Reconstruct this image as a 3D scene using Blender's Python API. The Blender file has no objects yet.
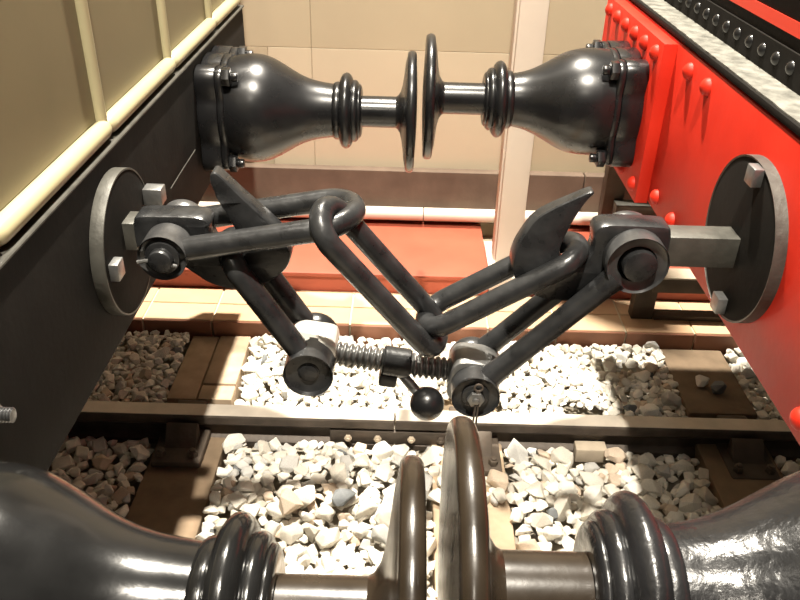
import bpy, bmesh, math, random
from mathutils import Vector, Matrix
from mathutils.geometry import tessellate_polygon
S = bpy.context.scene
C = S.collection
random.seed(7)
PI = math.pi
# ---------------------------------------------------------------- camera
cam_d = bpy.data.cameras.new('camera'); cam = bpy.data.objects.new('camera', cam_d); C.objects.link(cam)
cam_d.sensor_fit = 'HORIZONTAL'; cam_d.sensor_width = 36; cam_d.lens = 36*793/800
cam_d.clip_start = .02
cam.matrix_world = Matrix.Translation((0, -1.44, 1.80)) @ Matrix.Rotation(math.radians(59), 4, 'X') @ Matrix.Rotation(math.radians(1.6), 4, 'Z')
S.camera = cam
# ---------------------------------------------------------------- world and lights
w = bpy.data.worlds.new('hall_ambient'); S.world = w; w.use_nodes = True
bg = w.node_tree.nodes['Background']; bg.inputs[0].default_value = (1, .89, .74, 1); bg.inputs[1].default_value = .06
def lamp(name, loc, target, power, radius, col, size=120, blend=.6):
    d = bpy.data.lights.new(name, 'SPOT'); d.energy = power; d.shadow_soft_size = radius; d.color = col
    d.spot_size = math.radians(size); d.spot_blend = blend
    o = bpy.data.objects.new(name, d); C.objects.link(o); o.location = loc
    o.rotation_euler = (Vector(target)-Vector(loc)).to_track_quat('-Z', 'Y').to_euler()
    return o
lamp('ceiling_spot_track', (-.06, 2.13, 6.2), (0, .9, 0), 4500, .07, (1, .92, .79), 70)
lamp('ceiling_spot_track_b', (-.02, -1.7, 6.2), (0, .8, 0), 3100, .07, (1, .92, .79), 60)
lamp('ceiling_spot_visitor', (-.5, -3.6, 4.6), (.3, .9, .8), 120, .10, (1, .91, .77), 80)
lamp('ceiling_spot_loco', (-1.6, -1.2, 4.3), (.7, .5, 1.1), 95, .1, (1, .9, .75), 60)
S.view_settings.view_transform = 'Standard'; S.view_settings.look = 'None'
S.view_settings.gamma = 1; S.view_settings.use_curve_mapping = False
S.view_settings.exposure = 0
# ---------------------------------------------------------------- materials
def mat(name, col, rough=.5, metal=0, spec=.5, bump=0, scale=40, var=0, var_scale=8, col2=None, coat=0, detail=6):
    m = bpy.data.materials.new(name); m.use_nodes = True; nt = m.node_tree; N = nt.nodes; L = nt.links
    b = N['Principled BSDF']
    b.inputs['Base Color'].default_value = (*col, 1); b.inputs['Roughness'].default_value = rough
    b.inputs['Metallic'].default_value = metal; b.inputs['Specular IOR Level'].default_value = spec
    b.inputs['Coat Weight'].default_value = coat; b.inputs['Coat Roughness'].default_value = .12
    if bump or var:
        tc = N.new('ShaderNodeTexCoord')
    if var:
        n = N.new('ShaderNodeTexNoise'); n.inputs['Scale'].default_value = var_scale; n.inputs['Detail'].default_value = detail
        L.new(tc.outputs['Object'], n.inputs['Vector'])
        r = N.new('ShaderNodeValToRGB'); r.color_ramp.elements[0].position = .5-.28; r.color_ramp.elements[1].position = .5+.28
        c2 = col2 or tuple(min(1, c*(1+var)) for c in col)
        r.color_ramp.elements[0].color = (*[c*(1-var*.6) for c in col], 1); r.color_ramp.elements[1].color = (*c2, 1)
        L.new(n.outputs['Fac'], r.inputs['Fac']); L.new(r.outputs['Color'], b.inputs['Base Color'])
        mr = N.new('ShaderNodeMapRange'); mr.inputs[3].default_value = max(.05, rough-.08); mr.inputs[4].default_value = min(1, rough+.1)
        L.new(n.outputs['Fac'], mr.inputs[0]); L.new(mr.outputs[0], b.inputs['Roughness'])
    if bump:
        n2 = N.new('ShaderNodeTexNoise'); n2.inputs['Scale'].default_value = scale; n2.inputs['Detail'].default_value = 5
        L.new(tc.outputs['Object'], n2.inputs['Vector'])
        bp = N.new('ShaderNodeBump'); bp.inputs['Strength'].default_value = bump; bp.inputs['Distance'].default_value = .004
        L.new(n2.outputs['Fac'], bp.inputs['Height']); L.new(bp.outputs['Normal'], b.inputs['Normal'])
    return m
M = {}
M['black_gloss'] = mat('black_gloss_paint', (.008, .008, .0085), .27, 0, .5, .06, 25, .5, 10)
M['black_polish'] = mat('black_varnished_paint', (.007, .007, .007), .16, 0, .5, .1, 35, .5, 14)
M['black_coarse'] = mat('black_brushed_paint', (.009, .009, .0095), .22, 0, .5, .35, 60, .5, 14)
M['black_matt'] = mat('black_matt_paint', (.007, .006, .005), .78, 0, .1, .15, 60, .5, 12)
M['grease'] = mat('greasy_steel', (.016, .0115, .0075), .24, 0, .5, .08, 40, .6, 18)
M['iron'] = mat('worn_forged_iron', (.022, .0225, .024), .28, .35, .45, .3, 50, .7, 22, (.048, .049, .05))
M['iron_worn'] = mat('polished_forged_iron', (.05, .051, .053), .3, .5, .5, .3, 60, .6, 22, (.11, .11, .11))
M['iron_bare'] = mat('bare_worn_steel', (.2, .2, .195), .38, .7, .5, .3, 70, .5, 25)
M['iron_grey'] = mat('grey_iron', (.055, .053, .045), .5, .3, .5, .35, 60, .5, 25)  # grey tone; on plate rims and crosspiece edge it carries painted light
M['steel_glare'] = mat('glare_painted_steel', (.62, .6, .55), .35, .3, .5, .05, 60, .15, 20)  # glare on top of the trunnion block put into the base colour
M['red'] = mat('red_gloss_paint', (.47, .016, .006), .5, 0, .25, .14, 45, .25, 6, (.56, .024, .009))
M['lining'] = mat('red_lining_paint', (.6, .03, .012), .4)
M['cream'] = mat('cream_gloss_paint', (.37, .33, .2), .3, 0, .5, .05, 30, .08, 8)
M['olive'] = mat('stone_colour_paint', (.175, .146, .082), .45, 0, .4, .05, 30, .12, 5)
M['footplate'] = mat('dusty_footplate', (.10, .098, .085), .5, .1, .4, .6, 90, .7, 30, (.24, .235, .205))
M['rail'] = mat('rusty_rail_steel', (.075, .06, .048), .5, .3, .4, .3, 50, .5, 20)
M['rail_top'] = mat('polished_rail_head', (.52, .47, .40), .42, .2, .5, .15, 60, .25, 12)
M['chair'] = mat('rusty_cast_iron', (.085, .066, .05), .65, .1, .4, .5, 45, .5, 15)
M['sleeper'] = mat('weathered_sleeper_wood', (.42, .32, .22), .75, 0, .3, .5, 30, .35, 12)
M['sleeper_shaded'] = mat('shaded_sleeper_wood', (.2, .145, .095), .8, 0, .25, .5, 30, .35, 12)  # darker copy of the sleeper wood, shade under the vehicles put into its colour
M['key'] = mat('pale_tan', (.5, .42, .32), .7, 0, .3, .4, 40, .3, 15)  # pale tone; paints the light on the rail web and barrier top
M['earth'] = mat('trackbed_earth', (.3, .27, .22), .95, 0, .2, .8, 30, .4, 12)
M['stone_pale'] = mat('pale_limestone', (.66, .62, .54), .85, 0, .3, .5, 60, .25, 18)
M['stone_white'] = mat('white_limestone', (.80, .77, .69), .85, 0, .3, .5, 60, .2, 18)
M['stone_grey'] = mat('grey_limestone', (.52, .51, .48), .85, 0, .3, .5, 60, .25, 18)
M['stone_tan'] = mat('tan_limestone', (.60, .49, .38), .85, 0, .3, .5, 60, .25, 18)
M['stone_dark'] = mat('dark_slate_stone', (.17, .18, .185), .8, 0, .3, .5, 60, .3, 18)
M['tile'] = mat('tan_quarry_tile', (.66, .47, .30), .5, 0, .4, .1, 40, .12, 9)
M['tile2'] = mat('tan_quarry_tile_warm', (.66, .44, .27), .5, 0, .4, .1, 40, .12, 9)
M['tile_edge'] = mat('brown_edge_tile', (.24, .105, .06), .55, 0, .4, .15, 40, .2, 9)
M['grout'] = mat('pale_grout', (.72, .64, .48), .9, 0, .2)
M['red_step'] = mat('red_painted_step', (.34, .08, .045), .5, 0, .4, .12, 30, .2, 5)
M['wall'] = mat('cream_wall', (.42, .35, .245), .8, 0, .2, .05, 60, .05, 3)
M['wall_panel'] = mat('pale_wall_panel', (.51, .43, .315), .75, 0, .25, .04, 60, .04, 3)
M['board'] = mat('brown_board', (.115, .082, .06), .7, 0, .3, .3, 30, .4, 7)
M['white'] = mat('off_white_paint', (.60, .52, .44), .6, 0, .3, .08, 30, .07, 5)
M['dark_wood'] = mat('dark_stained_timber', (.07, .052, .036), .6, 0, .35, .3, 35, .4, 12)
# ---------------------------------------------------------------- builders
def mesh(name, vf, m, smooth=True, sharp=35):
    v, f = vf
    me = bpy.data.meshes.new(name); me.from_pydata([tuple(p) for p in v], [], f)
    bm = bmesh.new(); bm.from_mesh(me); bmesh.ops.recalc_face_normals(bm, faces=bm.faces)
    if smooth:
        for fc in bm.faces: fc.smooth = True
        for e in bm.edges:
            if len(e.link_faces) == 2 and e.calc_face_angle(0) > math.radians(sharp): e.smooth = False
    bm.to_mesh(me); bm.free()
    me.materials.append(M[m])
    return me
def ob(name, me, parent=None, loc=(0, 0, 0), rot=(0, 0, 0), label=None):
    o = bpy.data.objects.new(name, me); C.objects.link(o); o.location = loc; o.rotation_euler = rot
    if parent: o.parent = parent
    if label: o['label'] = label
    return o
def part(name, vf, m, parent, smooth=True, sharp=35, label=None, loc=(0, 0, 0)):
    return ob(name, mesh(name, vf, m, smooth, sharp), parent, loc, label=label)
def tag(o, label, cat=None, group=None, kind=None):
    o['label'] = label
    if cat: o['category'] = cat
    if group: o['group'] = group
    if kind: o['kind'] = kind
    return o
def thing(name, label, cat, loc=(0, 0, 0), group=None):
    o = ob(name, None, None, loc); o.empty_display_size = .05
    return tag(o, label, cat, group)
def join(*vfs):
    V, F = [], []
    for v, f in vfs:
        k = len(V); V += [tuple(p) for p in v]; F += [tuple(i+k for i in q) for q in f]
    return V, F
def shift(vf, d): return [tuple(a+b for a, b in zip(p, d)) for p in vf[0]], vf[1]
def xf(vf, mx): return [tuple(mx @ Vector(p)) for p in vf[0]], vf[1]
def box(x0, x1, y0, y1, z0, z1, bev=0, seg=2):
    bm = bmesh.new(); bmesh.ops.create_cube(bm, size=1)
    for v in bm.verts:
        v.co = Vector((x0 if v.co.x < 0 else x1, y0 if v.co.y < 0 else y1, z0 if v.co.z < 0 else z1))
    if bev: bmesh.ops.bevel(bm, geom=list(bm.edges), offset=bev, segments=seg, affect='EDGES', profile=.5)
    r = bm2(bm); bm.free(); return r
def bm2(bm):
    bm.verts.index_update()
    return [tuple(v.co) for v in bm.verts], [tuple(v.index for v in f.verts) for f in bm.faces]
def lathe(prof, axis='x', n=64, c=(0, 0, 0)):
    """prof: list of (along, radius); radius 0 at the ends closes the shape"""
    V, F, rings = [], [], []
    for a, r in prof:
        if r < 1e-6:
            rings.append([len(V)]); V.append((a, 0, 0))
        else:
            rings.append(list(range(len(V), len(V)+n)))
            for i in range(n):
                t = 2*PI*i/n; V.append((a, r*math.cos(t), r*math.sin(t)))
    for A, B in zip(rings, rings[1:]):
        for i in range(n):
            j = (i+1) % n
            if len(A) == 1 and len(B) == 1: continue
            if len(A) == 1: F.append((A[0], B[i], B[j]))
            elif len(B) == 1: F.append((A[i], A[j], B[0]))
            else: F.append((A[i], A[j], B[j], B[i]))
    if axis == 'y': V = [(y, x, z) for x, y, z in V]
    if axis == 'z': V = [(y, z, x) for x, y, z in V]
    return [(p[0]+c[0], p[1]+c[1], p[2]+c[2]) for p in V], F
def cyl(axis, a0, a1, r, c=(0, 0, 0), bev=.003, n=32):
    b = min(bev, r*.5, abs(a1-a0)*.4); s = 1 if a1 > a0 else -1
    return lathe([(a0, 0), (a0, r-b), (a0+s*b*.3, r-b*.3), (a0+s*b, r), (a1-s*b, r), (a1-s*b*.3, r-b*.3), (a1, r-b), (a1, 0)], axis, n, c)
def ring(axis, a0, a1, ri, ro, c=(0, 0, 0), bev=.006, n=40):
    b = bev
    p = [(a0, ri), (a0, ro-b), (a0+b*.3, ro-b*.3), (a0+b, ro), (a1-b, ro), (a1-b*.3, ro-b*.3), (a1, ro-b), (a1, ri), (a0, ri)]
    return lathe(p, axis, n, c)
def tube(pts, r, closed=False, n=16, caps=True):
    P = [Vector(p) for p in pts]; k = len(P); R = r if isinstance(r, (list, tuple)) else [r]*k
    V, F = [], []; up = None
    T = []
    for i in range(k):
        a = P[i-1] if (i > 0 or closed) else P[0]; b = P[(i+1) % k] if (i < k-1 or closed) else P[-1]
        T.append((b-a).normalized())
    up = T[0].orthogonal().normalized(); ups = [up]
    for i in range(1, k):
        q = T[i-1].rotation_difference(T[i]); up = (q @ up).normalized(); ups.append(up)
    tw = 0
    if closed:
        q = T[-1].rotation_difference(T[0]); u2 = q @ ups[-1]
        tw = math.atan2(T[0].dot(u2.cross(ups[0])), u2.dot(ups[0]))
    for i in range(k):
        u = ups[i]; v = T[i].cross(u)
        for j in range(n):
            t = 2*PI*j/n + tw*i/k
            V.append(tuple(P[i]+R[i]*(math.cos(t)*u+math.sin(t)*v)))
    for i in range(k if closed else k-1):
        a = i*n; b = ((i+1) % k)*n
        for j in range(n):
            l = (j+1) % n; F.append((a+j, a+l, b+l, b+j))
    if not closed and caps:
        F.append(tuple(range(n))); F.append(tuple(range((k-1)*n, k*n)))
    return V, F
def prism(outline, y0, y1, bev=.006, yscale=None):
    """outline in (x,z), extruded along y with a chamfered rim"""
    n = len(outline); P = [Vector(p) for p in outline]
    area = sum(P[i].x*P[(i+1) % n].y-P[(i+1) % n].x*P[i].y for i in range(n)); sg = 1 if area > 0 else -1
    ins = []
    for i in range(n):
        d0 = (P[i]-P[i-1]).normalized(); d1 = (P[(i+1) % n]-P[i]).normalized()
        nr = Vector((-(d0.y+d1.y), d0.x+d1.x)).normalized()*sg
        ins.append(P[i]+nr*bev)
    V, F = [], []
    for pts, y in ((ins, y0), ([p+(q-p)*.3 for p, q in zip(P, ins)], y0+bev*.3), (P, y0+bev), (P, y1-bev), ([p+(q-p)*.3 for p, q in zip(P, ins)], y1-bev*.3), (ins, y1)):
        for p in pts:
            s = yscale(p.x, p.y) if yscale else 1
            V.append((p.x, y*s, p.y))
    for L in range(5):
        for i in range(n):
            j = (i+1) % n; F.append((L*n+i, L*n+j, (L+1)*n+j, (L+1)*n+i))
    tri = tessellate_polygon([[(p.x, p.y, 0) for p in ins]])
    F += [tuple(t_) for t_ in tri]+[tuple(5*n+i for i in t_) for t_ in tri]
    return V, F
def smooth_loop(pts, it=2, keep=()):
    for _ in range(it):
        out = []
        n = len(pts)
        for i in range(n):
            a, b = Vector(pts[i]), Vector(pts[(i+1) % n])
            out += [tuple(a*.75+b*.25), tuple(a*.25+b*.75)]
        pts = out
    return pts
def hexnut(axis, a0, a1, r, c, n=6):
    return cyl(axis, a0, a1, r, c, .002, n)
def dome(axis, a, r, h, c, n=12):
    """rivet head: rises from a by h along the axis (h may be negative)"""
    p = [(a, r)]
    for i in range(1, 5):
        t = PI/2*i/4; p.append((a+h*math.sin(t), r*math.cos(t)))
    p[-1] = (a+h, 0)
    return lathe([(a, 0)]+p, axis, n, c)
def thread(a0, a1, r0, r1, pitch, hand):
    n = 24; m = int((a1-a0)/pitch*8); V, F = [], []
    for i in range(m+1):
        a = a0+(a1-a0)*i/m
        for j in range(n):
            th = 2*PI*j/n; ph = (a/pitch+hand*th/(2*PI)) % 1
            k = min(1, max(0, (1-abs(2*ph-1))*1.8-.3)); r = r0+(r1-r0)*k
            V.append((a, r*math.cos(th), r*math.sin(th)))
    for i in range(m):
        for j in range(n):
            l = (j+1) % n; F.append((i*n+j, i*n+l, (i+1)*n+l, (i+1)*n+j))
    F += [tuple(range(n)), tuple(range(m*n, m*n+n))]
    return V, F
def thread_vf(a0, a1, r0, r1, p_): return thread(a0, a1, r0, r1, p_, 1)
# ================================================================ THE SETTING
g = part('floor', ([(-4, -4, -.2), (5, -4, -.2), (5, 3.5, -.2), (-4, 3.5, -.2)], [(0, 1, 2, 3)]), 'earth', None)
tag(g, 'dark earth under the ballast of the track', kind='structure')
# platform with tiles
PZ = .03
pf = part('floor_platform', box(-4, 5, 1.305, 2.15, -.2, PZ-.004), 'grout', None)
tag(pf, 'tan quarry tiled platform edge beside the track', kind='structure')
tw, gap = .284, .008
tile_me = [mesh('tile', box(0, tw-gap, 0, .125, 0, .012, .002, 1), k, True) for k in ('tile', 'tile2')]
edge_me = mesh('edge_tile', box(0, tw-gap, 0, .012, 0, .1, .002, 1), 'tile_edge')
for row in range(2):
    for i in range(-8, 12):
        ob('tile', tile_me[(i*7+row*3) % 2], pf, (-1.051+i*tw, 1.302+row*.132, PZ-.009))
for i in range(-8, 12):
    ob('edge_tile', edge_me, pf, (-1.051+i*tw, 1.29, PZ-.1))
# red step in two lengths, post between
for x0, x1, lab in ((-4, .385, 'long red painted step in front of the brown skirting board'), (.57, 5, 'red painted step behind the low dark rail, right of the white post')):
    t = thing('platform_step', lab, 'step', (max(x0, -1.5), 1.56, PZ))
    def loc(vf): return shift(vf, (-max(x0, -1.5), -1.56, -PZ))
    part('tread', loc(box(x0, x1, 1.555, 2.15, .105, .125, .004)), 'red_step', t)
    part('riser', loc(box(x0, x1, 1.566, 1.58, PZ, .105, 0)), 'red_step', t)
wb = part('wall_back', box(-4, 5, 2.16, 2.3, -.2, 4.6), 'wall', None)
tag(wb, 'cream wall behind the platform', kind='structure')
for x0, x1, z0, z1, k in ((-.62, -.4255, .38, .935, 'wall_panel'), (-.424, .56, .38, .935, 'wall_panel'),
                       (-3.9, -.4255, .936, 2.6, 'wall'), (-.424, 4.9, .936, 2.6, 'wall'), (.561, 1.02, .38, .935, 'wall'), (1.021, 4.9, .38, .935, 'wall'), (-3.9, -.621, .38, .935, 'wall')):
    part('wall_panel', box(x0, x1, 2.150, 2.162, z0, z1, .002, 1), k, wb)
bb = thing('baseboard_back', 'brown stained skirting boards along the wall', None, (0, 2.1, .125)); bb['kind'] = 'structure'
bb.pop('category', None) if 'category' in bb else None
for x0, x1 in ((-4, -1.2), (-1.195, .46), (.465, .86), (.865, 5)):
    part('board', box(x0, x1, 0, .05, .0, .262, .003, 1), 'board', bb)
tr = thing('trim_1', 'off white rounded wooden trim along the foot of the skirting board', None, (0, 2.07, .168)); tr['kind'] = 'structure'
for x0, x1 in ((-4, .1), (.103, 5)):
    part('trim_length', cyl('x', x0, x1, .032, (0, 0, .012), .003, 24), 'white', tr)
# ceiling-high white post
p = thing('white_post', 'off white square post standing in the gap of the red step', 'post', (.478, 1.76, .03))
part('shaft', box(-.055, .055, -.05, .05, .02, 3.2, .004), 'white', p)
part('cover_strip', box(-.064, -.055, -.03, .05, .02, 3.2, .002), 'white', p)
part('foot_plate', box(-.09, .09, -.19, .16, 0, .09, .004), 'white', p)
# dark barrier on the platform at right
p = thing('low_barrier', 'low dark timber barrier rail standing on the tiles behind the red beam', 'barrier', (1.02, 1.42, PZ+.003))
part('rail', box(.02, 1.6, -.03, .05, .135, .2, .003), 'dark_wood', p)
part('rail_lit_top', box(.015, 1.6, -.033, .053, .2, .208, .002), 'key', p, label='lit top of the rail painted as a pale strip')  # pale strip stands in for the light on the rail's top face
part('leg', box(-.045, .045, -.02, .035, 0, .16, .003), 'dark_wood', p)
part('leg', box(.75, .84, -.02, .035, 0, .16, .003), 'dark_wood', p)
part('foot_strip', box(.05, 1.6, -.025, .03, 0, .022, .002), 'dark_wood', p)  # dark strip along the foot of the barrier
p = thing('timber_stand', 'dark timber upright with a crosspiece behind the far red-side buffer', 'post', (.95, 1.9, .125))
part('upright', box(-.045, .045, -.03, .03, 0, 1.9, .003), 'dark_wood', p)
part('crosspiece', box(.0, .9, -.09, -.03, .165, .24, .003), 'dark_wood', p)
part('crosspiece_lit_edge', box(.0, .9, -.092, -.028, .24, .246, .001), 'iron_grey', p)  # lit top edge painted as a paler strip
# ================================================================ TRACK
def rail_vf(x0, x1):
    o = [(-.033, 0), (.033, 0), (.036, -.006), (.036, -.035), (.026, -.047), (.012, -.055), (.012, -.098), (.026, -.106), (.033, -.113), (.033, -.135), (.024, -.142),
         (-.024, -.142), (-.033, -.135), (-.033, -.113), (-.026, -.106), (-.012, -.098), (-.012, -.055), (-.026, -.047), (-.036, -.035), (-.036, -.006)]
    n = len(o); V = [(x, y, z) for x in (x0, x1) for y, z in o]
    F = [(i, (i+1) % n, n+(i+1) % n, n+i) for i in range(n)]+[tuple(range(n)), tuple(range(n, 2*n))]
    return V, F
def rail(x0, x1, y, label):
    t = thing('running_rail', label, 'rail', (max(min(x0, 2), -2) if x0 > -2 else -2, y, -.142))
    d = (-t.location.x, 0, .142)
    part('rail_section', shift(rail_vf(x0, x1), d), 'rail', t, True, 25)
    part('rail_head_surface', shift(box(x0+.001, x1-.001, -.031, .031, -.0005, .0015, .0005, 1), d), 'rail_top', t, label='bright worn running surface')
    return t
RY = .762
rail(-4, -.0085, RY, 'rusty far running rail left of the joint, with a bright top')
rail(-.0035, 5, RY, 'rusty far running rail right of the joint, with a bright top')
rail(-4, 5, -.76, 'rusty near running rail below the near buffers')
fp = thing('fishplate', 'rusty fishplate bolted across the joint of the far rail', 'plate', (-.006, RY-.03, -.1))
part('plate', box(-.23, .23, -.004, .016, -.006, .05, .004), 'rail', fp)
for i, x in enumerate((-.165, -.06, .06, .165)):
    part('bolt', join(hexnut('y', -.004, -.016, .014, (x, 0, .022)), cyl('y', -.016, -.022, .008, (x, 0, .022))), 'key' if i != 3 else 'chair', fp)
# sleepers
SLX = (-.73, .25, 1.2)
sn = ('left', 'middle', 'right')
slab = ('weathered cracked sleeper by the cream coach, under the left rail chair', 'weathered sleeper half buried in ballast under the coupling', 'weathered sleeper with two stones on it, beside the red beam')
for k, x in enumerate(SLX):
    t = thing('sleeper', slab[k], 'sleeper', (x, 0, -.2), 'track sleepers')
    h = .118
    if k == 0:
        part('timber', box(-.12, .12, -1.25, .86, 0, .095, .006), 'sleeper_shaded', t)
        part('timber_strip', box(-.12, -.012, .862, 1.28, 0, h+.05, .006), 'sleeper', t)
        part('timber_strip', box(-.006, .12, .955, 1.28, 0, h+.054, .006), 'sleeper', t)
        part('timber_strip', box(-.006, .12, .862, .948, 0, h+.051, .005), 'sleeper', t)
    else:
        part('timber', box(-.125, .13, -1.25, .86 if k == 2 else 1.0, 0, h-(.02 if k == 1 else 0), .008), 'sleeper' if k == 1 else 'sleeper_shaded', t)
        if k == 2: part('timber_end', box(-.125, .13, .862, 1.28, 0, h+.05, .008), 'sleeper_shaded', t)
clab = ('rusty cast rail chair in the coach shadow', 'rusty cast rail chair behind the tall near buffer heads', 'rusty cast rail chair in the shade of the red beam')
def chair(x, lab, y):
    t = thing('rail_chair', lab, 'rail chair', (x, y, -.104), 'rail chairs')
    part('base', box(-.085, .085, -.19, .16, 0, .028, .008), 'chair', t)
    o = [(-.15, .0), (-.04, .0), (-.04, .075), (-.055, .088), (-.075, .078), (-.1, .045)]
    part('jaw', [(x_, y_, z_) for (y_, x_, z_) in prism(o, -.055, .055, .006)[0]] and xf(prism(o, -.055, .055, .006), Matrix.Rotation(PI/2, 4, 'Z')), 'chair', t)
    part('jaw', box(-.055, .055, .042, .1, .0, .07, .008), 'chair', t)
    for sx, sy in ((-.055, -.155), (.055, -.155), (.0, .135)):
        part('chair_bolt', join(hexnut('z', .028, .05, .017, (sx, sy, 0)), cyl('z', .05, .058, .01, (sx, sy, 0))), 'chair', t)
    return t
for k, x in enumerate(SLX):
    chair(x+(-.02, .03, .03)[k], clab[k], RY)
kx = thing('web_light_patch', 'pale block painted as a patch of light on the far rail, right of the coupling', 'light_patch', (.692, RY-.05, -.135))
part('block', box(-.055, .055, -.02, .032, .0, .058, .004), 'key', kx)  # pale block stands in for a patch of light on the rail web
# ---------------------------------------------------------------- ballast
def stone_vf(rs, seed, ev=2):
    rnd = random.Random(seed); bm = bmesh.new()
    for i in range(13):
        v = Vector((rnd.gauss(0, 1), rnd.gauss(0, 1), rnd.gauss(0, 1))).normalized()*rnd.uniform(.8, 1.05)
        bm.verts.new((v.x*rs[0], v.y*rs[1], v.z*rs[2]))
    r = bmesh.ops.convex_hull(bm, input=list(bm.verts))
    bmesh.ops.delete(bm, geom=[v for v in bm.verts if not v.link_faces], context='VERTS')
    bmesh.ops.bevel(bm, geom=list(bm.edges), offset=.09*min(rs), segments=1, affect='EDGES', clamp_overlap=True)
    r = bm2(bm); bm.free(); return r
shapes = [stone_vf((random.uniform(.85, 1.2), random.uniform(.7, 1), random.uniform(.5, .8)), 100+i) for i in range(14)]
smats = ['stone_white', 'stone_pale', 'stone_grey', 'stone_tan', 'stone_dark']
smesh = {(i, k): mesh('ballast_stone', s, k, True, 20) for i, s in enumerate(shapes) for k in smats}
def pickmat():
    u = random.random()
    return 'stone_white' if u < .42 else 'stone_pale' if u < .8 else 'stone_grey' if u < .93 else 'stone_tan' if u < .995 else 'stone_dark'
def blocked(x, y, r):
    if abs(y-RY) < .05+r*.7 or abs(y+.76) < .05+r*.7 or y > 1.285-r*.8: return True
    for i, sx in enumerate(SLX):
        bury = (i == 1 and y > .45)
        if abs(x-sx-.003) < .125+r*.45 and not bury and y < 1.28: return True
        if abs(x-sx-.03) < .1+r*.6 and RY-.19-r*.6 < y < RY+.16+r*.6: return True
    if abs(y-RY) < .13+r*.7 and abs(x-.692) < .08: return True
    return False
def bed(x, y):
    # ballast surface: a little lower beside the rails, rough heap between
    z = -.100+.010*math.sin(7*x+1)*math.cos(6*y)
    if y > RY: z = -.062+.035*min(1, max(0, (y-.85)/.4))+.006*math.sin(9*x+1)*math.cos(8*y)
    return z
def fill(x0, x1, y0, y1, r0, r1, tries, sep, store):
    grid = {}
    cs = .06
    out = []
    for _ in range(tries):
        r = random.uniform(r0, r1)*(1 if random.random() < .85 else 1.3)
        x, y = random.uniform(x0, x1), random.uniform(y0, y1)
        if blocked(x, y, r): continue
        gx, gy = int(x//cs), int(y//cs); ok = True
        for i in range(gx-2, gx+3):
            for j in range(gy-2, gy+3):
                for (a, b, c) in grid.get((i, j), ()):
                    if (a-x)**2+(b-y)**2 < (sep*(c+r))**2: ok = False; break
                if not ok: break
            if not ok: break
        if ok:
            grid.setdefault((gx, gy), []).append((x, y, r)); out.append((x, y, r))
    return out
special = []
def rot(): return (random.uniform(-.5, .5), random.uniform(-.5, .5), random.uniform(0, 6.28))
def put_stone(x, y, z, r, k, lab, group, sh=None):
    o = ob('ballast_stone', smesh[(random.randrange(len(shapes)) if sh is None else sh, k)], None, (x, y, z), rot())
    o.scale = (r, r, r); tag(o, lab, 'stone', group); return o
top_a = fill(-1.25, 1.75, -.3, .72, .03, .058, 22000, .64, None)      # between the rails
top_b = fill(-1.5, 1.9, .8, 1.285, .02, .042, 22000, .64, None)        # between rail and platform
top_a.sort(key=lambda s: -s[2]); 
vis_a = [s for s in top_a if -.95 < s[0] < 1.35 and s[1] > -.05]; vis_b = [s for s in top_b if -1.15 < s[0] < 1.6]
vis_b.sort(key=lambda s: -s[2])
ind_a = vis_a[:165]; ind_b = vis_b[:125]
sa, sb = set(ind_a), set(ind_b)
cname = {'stone_white': 'whitish', 'stone_pale': 'pale cream', 'stone_grey': 'pale grey', 'stone_tan': 'tan', 'stone_dark': 'dark grey'}
def zone(x, where):
    z = 'left of the left sleeper' if x < SLX[0] else 'between left and middle sleepers' if x < SLX[1] else 'between middle and right sleepers' if x < SLX[2] else 'right of the right sleeper'
    return z+', '+where
for lst, where in ((ind_a, 'inside the far rail'), (ind_b, 'beside the tiled platform')):
    for x, y, r in lst:
        k = pickmat(); zn = zone(x, where)
        put_stone(x, y, bed(x, y)+r*.35, r, k, cname[k]+' ballast stone '+zn, cname[k]+' stones '+zn)
put_stone(-.165, .41, -.055, .062, 'stone_dark', 'large dark blue-grey stone among pale ballast between the rails', None, 3)
put_stone(-.33, .37, -.055, .065, 'stone_tan', 'large tan stone beside the dark grey stone', None, 5)
put_stone(-.56, .66, -.06, .06, 'stone_white', 'pale stone perched against the rail chair in the coach shadow edge', None, 8)
put_stone(-1.02, 1.2, -.02, .055, 'stone_grey', 'largest grey stone by the platform edge next to the coach beam', None, 2)
put_stone(1.17, 1.03, -.012, .036, 'stone_white', 'small pale stone lying on the right sleeper', None, 4)
put_stone(1.22, .99, -.008, .042, 'stone_dark', 'dark lumpy stone lying on the right sleeper', None, 6)
rest = [s for s in top_a if s not in sa]+[s for s in top_b if s not in sb]
def lump(lst, k, name, lab, dz, part_seed):
    rnd = random.Random(part_seed); V, F, mi = [], [], []
    mats = smats
    for x, y, r in lst:
        sv, sf = shapes[rnd.randrange(len(shapes))]
        mx = Matrix.Translation((x, y, bed(x, y)+dz*r)) @ Matrix.Rotation(rnd.uniform(0, 6.28), 4, 'Z') @ Matrix.Rotation(rnd.uniform(-.5, .5), 4, 'X') @ Matrix.Scale(r, 4)
        b = len(V); V += [tuple(mx @ Vector(p)) for p in sv]; F += [tuple(i+b for i in f) for f in sf]
        u = rnd.random(); mi += [0 if u < .4 else 1 if u < .8 else 2 if u < .93 else 3 if u < .995 else 4]*len(sf)
    me = bpy.data.meshes.new(name); me.from_pydata(V, [], F)
    for q in mats: me.materials.append(M[q])
    me.polygons.foreach_set('material_index', mi)
    o = ob(name, me); tag(o, lab, 'ballast', None, 'stuff'); return o
low = fill(-1.5, 1.9, -.4, .73, .02, .034, 20000, .5, None)+fill(-1.6, 2.0, .79, 1.29, .016, .028, 20000, .5, None)
lump(rest, 0, 'ballast_bed', 'bed of small pale limestone ballast chippings around the track', .3, 3)
lump(low, 0, 'ballast_underlayer', 'small ballast chippings filling the gaps under the larger stones', .12, 4)
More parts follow.
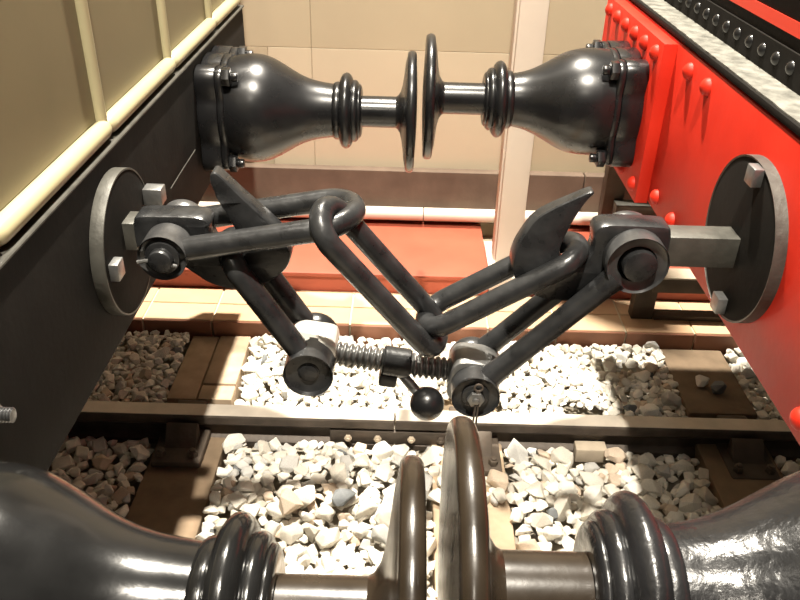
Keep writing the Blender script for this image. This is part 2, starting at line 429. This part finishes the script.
# ================================================================ BUFFERS
def buffer(label, side, base, collar, face, y, z, R, flange_t, mbody, mram, group='buffers'):
    """side +1: points to +x (coach), -1: points to -x (locomotive); base = beam face x, face = x of the head's front"""
    t = thing('buffer', label, 'buffer', (base, y, z), group)
    s = side
    fx = lambda a: a*s
    L = abs(collar-base); Lf = abs(face-base)
    # flange with four corner lugs
    n = 96; o = []
    for i in range(n):
        a = 2*PI*i/n
        k = max(0, math.cos(4*(a-PI/4)))**1.5
        o.append((.156*math.cos(a)*(1+.28*k), .156*math.sin(a)*(1+.28*k)))
    pr = prism(o, 0, flange_t-.018, .003); pr2 = prism([(p_[0]*.985, p_[1]*.985) for p_ in o], flange_t-.0178, flange_t, .004)
    def toX(vf): return [(fx(y_), x_, z_) for x_, y_, z_ in vf[0]], vf[1]
    part('packing_flange', toX(pr), mbody, t); part('flange', toX(pr2), mbody, t)
    for a in (PI/4, 3*PI/4, 5*PI/4, 7*PI/4):
        cy, cz = .174*math.cos(a), .178*math.sin(a)
        part('bolt', join(hexnut('x', fx(flange_t), fx(flange_t+.022), .026, (0, cy, cz)), cyl('x', fx(flange_t+.022), fx(flange_t+.042), .013, (0, cy, cz))), mbody, t)
    # bell housing
    b0 = flange_t-.002
    if side > 0: prof = [(0, .147), (.08, .154), (.2, .157), (.28, .156), (.37, .149), (.46, .135), (.55, .119), (.63, .104), (.72, .092), (.83, .083), (1, .076)]
    else: prof = [(0, .15), (.15, .153), (.27, .151), (.38, .144), (.48, .133), (.58, .117), (.69, .100), (.79, .087), (.89, .079), (1, .075)]
    Lb = L-.03-b0
    # resample smoothly
    pts = []
    for i in range(41):
        u = i/40
        for (u0, r0), (u1, r1) in zip(prof, prof[1:]):
            if u0 <= u <= u1+1e-9:
                k = (u-u0)/(u1-u0); pts.append([b0+u*Lb, r0+(r1-r0)*k]); break
    for _ in range(5):
        q = [p_[:] for p_ in pts]
        for i in range(1, 40): q[i][1] = (pts[i-1][1]+2*pts[i][1]+pts[i+1][1])/4
        pts = q
    part('housing', lathe([(fx(b0), 0)]+[(fx(a), r) for a, r in pts]+[(fx(b0+Lb), .04)], 'x', 80), mbody, t, True, 50)
    # collar: a big torus ring with two thinner ones
    def bead(c0, hw, r0, r1):
        return [(fx(c0+hw*math.sin(-PI/2+PI*i/10)), r0+(r1-r0)*math.cos(-PI/2+PI*i/10)) for i in range(11)]
    part('collar', lathe([(fx(L-.04), .06)]+bead(L-.026, .013, .074, .084)+bead(L, .02, .078, .110)+bead(L+.024, .013, .074, .090)+bead(L+.038, .008, .06, .078)+[(fx(L+.044), .04)], 'x', 80), mbody, t, True, 60)
    # ram and head
    part('ram', lathe([(fx(L), .0), (fx(L), .0455), (fx(Lf-.02), .0455), (fx(Lf-.02), 0)], 'x', 48), mram, t)
    hp = [(Lf-.062, .0455), (Lf-.056, .049), (Lf-.049, .06), (Lf-.044, .078), (Lf-.040, .105), (Lf-.036, .14), (Lf-.032, R-.018), (Lf-.03, R-.010)]
    rim = [(Lf-.018+.013*math.sin(-PI/2*.9+PI*i/12*.95), R-.010+.010*math.cos(-PI/2*.9+PI*i/12*.95)) for i in range(13)]
    frontp = [(Lf-.005, R-.02), (Lf-.002, R*.6), (Lf, R*.3), (Lf, 0)]
    part('head', lathe([(fx(a), r) for a, r in hp+rim+frontp], 'x', 96), mram, t, True, 60)
    return t
XL, XR, XP = -.58, .69, .655
buffer('far black coach buffer, on the left against the cream wall', 1, XL, -.174, .034, .8635, 1.065, .176, .074, 'black_gloss', 'black_gloss')
buffer('far black locomotive buffer, bolted to the red packing plate at the top', -1, XP, .272, .05, .8635, 1.112, .179, .078, 'black_gloss', 'black_gloss')
buffer('near glossy coach buffer at the bottom left corner', 1, XL, -.168, .036, -.887, 1.065, .176, .074, 'black_polish', 'grease')
buffer('near rough-painted locomotive buffer at the bottom right corner', -1, XP, .247, .052, -.887, 1.112, .184, .078, 'black_coarse', 'grease')
# ================================================================ COACH
t = thing('railway_coach', 'cream panelled coach end over a black buffer beam at left', 'railway coach', (XL, 0, .857))
def lc(vf): return shift(vf, (-XL, 0, -.857))
beam = part('buffer_beam', lc(box(XL-.14, XL, -1.46, 1.46, .857, 1.236, .004)), 'black_matt', t)
part('beam_lip', lc(box(XL-.1, XL+.006, -1.46, 1.46, 1.236, 1.243, .002, 1)), 'iron_grey', t)
part('underframe', lc(box(-2.6, XL-.14, -1.0, 1.0, 1.1, 1.243, 0)), 'black_matt', t)
part('body_floor', lc(box(-2.6, XL-.02, -1.465, 1.465, 1.2515, 1.279, 0)), 'black_matt', t)
ys = (-1.45, -.93, -.415, .088, .58, 1.055, 1.45)
part('beam_bolt', lc(join(cyl('x', XL-.002, XL+.006, .024, (0, -.58, 1.078)), hexnut('x', XL+.006, XL+.022, .018, (0, -.58, 1.078)),
     xf(thread_vf(0, .022, .0085, .011, .0045), Matrix.Translation((XL+.022, -.58, 1.078))))), 'iron_worn', t, label='threaded bolt end with a nut')
part('wire', lc(tube([(XL+.004, .64, 1.015), (XL+.003, .5, 1.012), (XL+.004, .38, 1.01)], .0013, n=6)), 'iron_grey', t)
pxl = XL-.03
for a, b in zip(ys, ys[1:]):
    part('panel', lc(box(-.68, pxl, a+.004, b-.004, 1.28, 3.3, .002, 1)), 'olive', t)
def halfbead_h(y0, y1, r, z):
    # horizontal half-round with rounded ends
    V = []; n = 16
    k = 10; pts = []; rr = []
    for i in range(k+1):
        u = i/k; pts.append((pxl+.012, y0+(y1-y0)*u, z)); e = min(u, 1-u)*(y1-y0); rr.append(r*math.sqrt(max(.25, min(1, e/.02))))
    pts2 = [(pxl+.012, y0, z), (pxl+.012, y0+.006, z), (pxl+.012, y0+.02, z), (pxl+.012, y1-.02, z), (pxl+.012, y1-.006, z), (pxl+.012, y1, z)]
    return tube(pts2, [r*.55, r*.85, r, r, r*.85, r*.55], n=20)
for a, b in zip(ys, ys[1:]):
    part('bottom_bead', lc(halfbead_h(a+.002, b-.002, .019, 1.266)), 'cream', t)
for y in ys:
    part('upright_bead', lc(tube([(pxl+.004, y, 1.27), (pxl+.004, y, 3.3)], .0135, n=20)), 'cream', t)
# ================================================================ LOCOMOTIVE
t = thing('locomotive', 'red riveted buffer beam and black front plate of a locomotive at right', 'locomotive', (XR, 0, .905))
def ll(vf): return shift(vf, (-XR, 0, -.905))
beam = part('buffer_beam', ll(box(XR, XR+.03, -1.32, 1.32, .903, 1.342, .003)), 'red', t)
pkx = XP
pk = part('packing_plate', ll(box(pkx, XR+.001, .635, 1.31, .895, 1.335, .002)), 'red', t)
pk2 = part('packing_plate', ll(box(pkx, XR+.001, -1.31, -.635, .895, 1.335, .002)), 'red', t)
riv = mesh('rivet', dome('x', 0, .0215, -.018, (0, 0, 0), 16), 'red')
for y in (.51, .375):
    ob('rivet', riv, beam, (0, y, 1.300-.905))
for y in (.565, .415, .265, -.375, -.49):
    ob('rivet', riv, beam, (0, y, .945-.905))
for y in (-.375, -.51):
    ob('rivet', riv, beam, (0, y, 1.300-.905))
for k in range(6):
    ob('rivet', riv, pk, (pkx-XR, .69+.112*k, 1.300-.905)); ob('rivet', riv, pk2, (pkx-XR, -.69-.112*k, 1.300-.905))
    ob('rivet', riv, pk, (pkx-XR, .68+.13*k, .935-.905)); ob('rivet', riv, pk2, (pkx-XR, -.68-.13*k, .935-.905))
part('footplate', ll(box(XR-.002, 1.6, -1.36, 1.36, 1.347, 1.362, .002)), 'black_matt', t)
# dusty top of the footplate as a worn sheet with a ragged edge
rnd = random.Random(5); V = []; F = []
N = 120
for i in range(N+1):
    y = -1.35+2.7*i/N
    for x, j in ((XR+.004, .001), (.766, .004)):
        xx = x+rnd.uniform(-1, 1)*j
        V += [(xx, y, 1.3625), (xx, y, 1.3655)]
for i in range(N):
    a = i*4; b = a+4; F += [(a+1, a+3, b+3, b+1), (a, a+1, b+1, b), (a+2, b+2, b+3, a+3), (a, b, b+2, a+2)]
F += [(0, 2, 3, 1), (N*4, N*4+1, N*4+3, N*4+2)]
part('footplate_tread', ll((V, F)), 'footplate', t, False)
front = part('front_plate', ll(box(.768, .80, -1.2, 1.2, 1.362, 2.6, .002)), 'black_matt', t)
br = mesh('rivet', dome('x', 0, .0155, -.014, (0, 0, 0), 14), 'black_gloss')
for k in range(-13, 17):
    ob('rivet', br, front, (.768-XR, .01+.075*k, 1.402-.905))
part('lining_stripe', ll(box(.7665, .7685, -1.2, 1.2, 1.457, 1.484, 0)), 'lining', front)
part('rivet_angle', ll(box(.764, .769, -1.2, 1.2, 1.362, 1.432, .001, 1)), 'black_matt', front)
part('frame', ll(box(XR+.03, 1.6, -.62, -.58, .95, 1.34, 0)), 'black_matt', t)
part('frame', ll(box(XR+.03, 1.6, .58, .62, .95, 1.34, 0)), 'black_matt', t)
# ================================================================ DRAW HOOKS
prof = [(.366, 1.202), (.333, 1.184), (.297, 1.165), (.262, 1.142), (.243, 1.108), (.229, 1.075), (.223, 1.04), (.230, 1.012), (.246, .990), (.275, .970), (.316, .958), (.37, .960),
        (.41, .977), (.44, 1.004), (.475, 1.03), (.52, 1.045), (.535, 1.048), (.535, 1.085), (.532, 1.11), (.530, 1.126), (.524, 1.134), (.50, 1.136), (.42, 1.137), (.398, 1.135), (.384, 1.129),
        (.379, 1.115), (.384, 1.095), (.382, 1.072), (.368, 1.048), (.346, 1.036), (.327, 1.044), (.318, 1.066), (.318, 1.085), (.325, 1.107), (.333, 1.13), (.345, 1.157), (.36, 1.184), (.372, 1.194)]
profL = [(.357, 1.208), (.335, 1.184), (.313, 1.160), (.275, 1.122), (.242, 1.087), (.222, 1.055), (.222, 1.03), (.236, 1.0), (.28, .968), (.335, .952), (.39, .964),
        (.425, .992)]+[(x, z-(.018 if z > 1.1 else 0)) for x, z in prof[13:28]]+[(.368, 1.038), (.348, 1.018), (.324, 1.024), (.314, 1.05), (.33, 1.09), (.347, 1.125), (.362, 1.16), (.373, 1.186), (.372, 1.202), (.366, 1.21)]
def hook(side, label, dz, disc_z, disc_r, bolts, wall):
    t = thing('draw_hook', label, 'coupling hook', (side*abs(wall), 0, disc_z), 'draw hooks')
    def lo(vf): return shift(vf, (-side*abs(wall), 0, -disc_z))
    o = smooth_loop([(side*x, z+dz) for x, z in (prof if side > 0 else profL)], 2)
    def ysc(x, z):
        x = abs(x); z -= dz
        if x < .349+max(0, z-1.15) and z > 1.05: return 1-(.5 if side > 0 else .3)*min(1, (z-1.05)/.15)
        return 1
    part('hook', lo(prism(o, -.030, .030, .007, ysc)), 'iron', t, True, 30)
    part('shank', lo(box(min(side*.53, side*abs(wall)), max(side*.53, side*abs(wall)), -.030, .030, 1.048+dz*.3, 1.114-.3*abs(dz), .003)), 'iron_grey', t)
    d0, d1 = side*(abs(wall)-.001), side*(abs(wall)-(.022 if side > 0 else .027))
    cy = -.012 if side > 0 else 0
    pl = part('face_plate', lo(cyl('x', d0, d1, disc_r-.002, (0, cy, disc_z), .002, 72)), 'black_matt', t, True, 40)
    part('plate_rim', lo(ring('x', d0, d1-side*.0006, disc_r-.004, disc_r, (0, cy, disc_z), .0012, 72)), 'iron_grey', pl, label='rim of the round plate with its light painted in as grey')  # light falling on the rim put into a greyer colour
    for y, z, bolt_len in bolts:
        part('bolt', lo(box(min(d1, d1-side*bolt_len), max(d1, d1-side*bolt_len), y-.018, y+.018, z-.018, z+.018, .002)), 'iron_bare', t, label='square steel bolt head')
    return t
hook(-1, 'black forged draw hook on the coach beam, holding the screw coupling loop', .010, 1.055, .15, [(.128, 1.105, .04), (-.115, 1.055, .018)], XL)
hook(1, 'black forged draw hook on the red beam, holding the chain link', 0, 1.105, .167, [(-.035, 1.250, .02), (-.03, .968, .02)], XR)
# ================================================================ CHAIN COUPLING (hangs from the coach hook pin)
def stadium(A, B, wv, n=14):
    """closed path around A and B; wv = half-width vector"""
    A, B, wv = Vector(A), Vector(B), Vector(wv); d = (B-A).normalized(); r = wv.length; pts = []
    for i in range(n+1):
        a = PI*i/n; pts.append(B+wv*math.cos(a)+d*r*math.sin(a))
    for i in range(n+1):
        a = PI*i/n; pts.append(A-wv*math.cos(a)-d*r*math.sin(a))
    out = []
    for i, p_ in enumerate(pts):                # straight runs get extra points
        out.append(p_); q_ = pts[(i+1) % len(pts)]
        if (q_-p_).length > .06:
            for k in range(1, 6): out.append(p_.lerp(q_, k/6))
    return out
HW = .07
LP = (-.46, 1.072)          # coach hook pin
RP = (.463, 1.07)            # locomotive hook pin
def ushape(eye, tip, hw, n=16, start=.03):
    """open U: starts at y=-hw beside the eye, round the tip, back at y=+hw"""
    e = Vector((eye[0], 0, eye[1])); q = Vector((tip[0], 0, tip[1])); d = (q-e).normalized(); c = q-d*hw
    pts = [e+d*start+Vector((0, -hw, 0)), e.lerp(c, .25)+Vector((0, -hw, 0)), e.lerp(c, .5)+Vector((0, -hw, 0)), e.lerp(c, .75)+Vector((0, -hw, 0))]
    for i in range(n+1):
        a = PI*i/n; pts.append(c+Vector((0, -hw*math.cos(a), 0))+d*hw*math.sin(a))
    pts += [e.lerp(c, .75)+Vector((0, hw, 0)), e.lerp(c, .5)+Vector((0, hw, 0)), e.lerp(c, .25)+Vector((0, hw, 0)), e+d*start+Vector((0, hw, 0))]
    return pts
t = thing('link_coupling', 'three-link chain slung from the coach hook pin to the red side hook', 'coupling chain', (LP[0], 0, LP[1]))
def lk(vf): return shift(vf, (-LP[0], 0, -LP[1]))
up = ushape(LP, (-.096, 1.140), HW)
part('shackle_link', lk(tube(up, .0235, n=20)), 'iron', t)
for s in (-1, 1):
    part('eye', lk(ring('y', s*.050, s*.088, .022, .047, (LP[0], 0, LP[1]), .012)), 'iron_worn', t)
part('pin', lk(join(cyl('y', -.118, .112, .0235, (LP[0], 0, LP[1]), .006), cyl('y', -.1, -.093, .034, (LP[0], 0, LP[1])))), 'iron', t)
part('split_pin', lk(tube([(LP[0]-.045, -.108, LP[1]-.004), (LP[0]-.02, -.107, LP[1]), (LP[0]+.03, -.107, LP[1]-.012)], .004, n=8)), 'iron_bare', t)
P0, P1 = Vector((-.153, -.07, 1.163)), Vector((.083, -.014, .848))
d = (P1-P0).normalized(); nn = Vector((-d.z, 0, d.x)) if -d.z > 0 else Vector((d.z, 0, -d.x))
wv = (nn*.025+Vector((0, .085, 0))); wv = (wv-d*wv.dot(d)).normalized()*.047
part('middle_link', lk(tube(stadium(P0+d*.047, P1-d*.047, wv), .0225, True, 20)), 'iron', t)
Q0, Q1 = Vector((.056, 0, .884)), Vector((.357, 0, 1.073))
d = (Q1-Q0).normalized()
part('end_link', lk(tube(stadium(Q0+d*.05, Q1-d*.05, Vector((0, .05, 0))), .0225, True, 20)), 'iron', t)
# ================================================================ SCREW COUPLING (hangs from the red side hook pin)
TR, TL = (.168, .748), (-.189, .800)
t = thing('screw_coupling', 'screw coupling with weighted handle hanging below the chain', 'screw coupling', (RP[0], 0, RP[1]))
def ls(vf): return shift(vf, (-RP[0], 0, -RP[1]))
part('hook_pin', ls(cyl('y', -.076, .076, .034, (RP[0]+.005, 0, RP[1]-.002), .005)), 'iron', t)
for s in (-1, 1):
    a, b = Vector((RP[0], s*.052, RP[1])), Vector((TR[0], s*.056, TR[1])); dd = (b-a).normalized()
    sh = part('shackle_arm', ls(tube([a+dd*.05, a+dd*.1, a.lerp(b, .5), b-dd*.08, b-dd*.04], [.026, .024, .0235, .024, .027], n=20)), 'iron', t)
    part('eye', ls(ring('y', s*.034, s*.064, .039, .061, (RP[0], 0, RP[1]), .009)), 'iron_worn', sh)
    part('trunnion_eye', ls(ring('y', s*.0425, s*.079, .02, .052, (TR[0], 0, TR[1]), .01)), 'iron', sh)
lp = part('loop_shackle', ls(tube(ushape(TL, (-.350, 1.062), .056, start=.04), .0245, n=20)), 'iron', t)
for s in (-1, 1):
    part('trunnion_eye', ls(ring('y', s*.0425, s*.083, .02, .053, (TL[0], 0, TL[1]), .014)), 'iron', lp)
ax = Vector((TR[0]-TL[0], 0, TR[1]-TL[1])).normalized(); ang = math.atan2(ax.z, ax.x)
def blk(c, r, flat):
    o = []
    for i in range(48):
        a = 2*PI*i/48; x, z = math.cos(a), math.sin(a)
        k = (abs(x)**flat+abs(z)**flat)**(-1/flat)
        v = Vector((x*k*r, z*k*r)); ca, sa_ = math.cos(ang), math.sin(ang)
        o.append((c[0]+v.x*ca-v.y*sa_, c[1]+v.x*sa_+v.y*ca))
    return prism(o, -.042, .042, .006)
part('trunnion_block', ls(blk(TL, .052, 6)), 'steel_glare', t, True, 30, label='flat-topped trunnion nut with glare painted into its pale colour')
part('trunnion_block', ls(blk(TR, .056, 4)), 'iron_bare', t, True, 30)
for (c, s) in ((TL, 1), (TR, 2)):
    nut = part('trunnion_pin', ls(join(cyl('y', -.088, .088, .021, (c[0], 0, c[1]), .004), cyl('y', -.085, -.078, .03 if s == 2 else .024, (c[0], 0, c[1])))), 'iron', t)
    if s == 2:
        part('nut', ls(join(hexnut('y', -.088, -.098, .019, (c[0], 0, c[1])), cyl('y', -.098, -.104, .008, (c[0], 0, c[1])))), 'iron_bare', nut)
        part('split_pin', ls(join(tube([(c[0]+.004+.009*math.sin(a), -.092, c[1]+.03+.009*math.cos(a)) for a in [2*PI*i/12 for i in range(12)]], .0025, True, 8),
                                  tube([(c[0]+.002, -.092, c[1]+.022), (c[0]-.001, -.102, c[1]-.02), (c[0]-.003, -.1, c[1]-.07)], .0022, n=8),
                                  tube([(c[0]+.006, -.092, c[1]+.022), (c[0]+.005, -.102, c[1]-.02), (c[0]+.004, -.1, c[1]-.07)], .0022, n=8))), 'rail', nut)
mid = Vector((-.003, 0, TL[1]+(TR[1]-TL[1])*(-.003-TL[0])/(TR[0]-TL[0])))
mx = Matrix.Translation(mid) @ Matrix.Rotation(-ang, 4, 'Y')
part('screw', ls(xf(thread(-.15, -.02, .0205, .0275, .0135, 1), mx)), 'iron_bare', t, True, 50)
part('screw', ls(xf(thread(.02, .14, .0205, .0275, .0135, -1), mx)), 'iron_bare', t, True, 50)
col = part('collar', ls(xf(join(lathe([(-.032, 0), (-.032, .03), (-.028, .034), (.026, .034), (.03, .03), (.03, 0)], 'x', 40), box(-.034, .006, -.03, .02, -.052, -.02, .006)), mx)), 'iron', t, True, 40)
ball_c = Vector((.066, -.055, .703)); base = mid+Vector((.008, -.01, -.02))
h = part('handle', ls(tube([base, base.lerp(ball_c, .5), base.lerp(ball_c, .85)], [.011, .0115, .010], n=16)), 'iron_bare', t)
part('ball_weight', ls(lathe([(-.038*math.cos(PI*i/20), .038*math.sin(PI*i/20) if 0 < i < 20 else 0) for i in range(21)], 'y', 36, ball_c)), 'black_gloss', h)
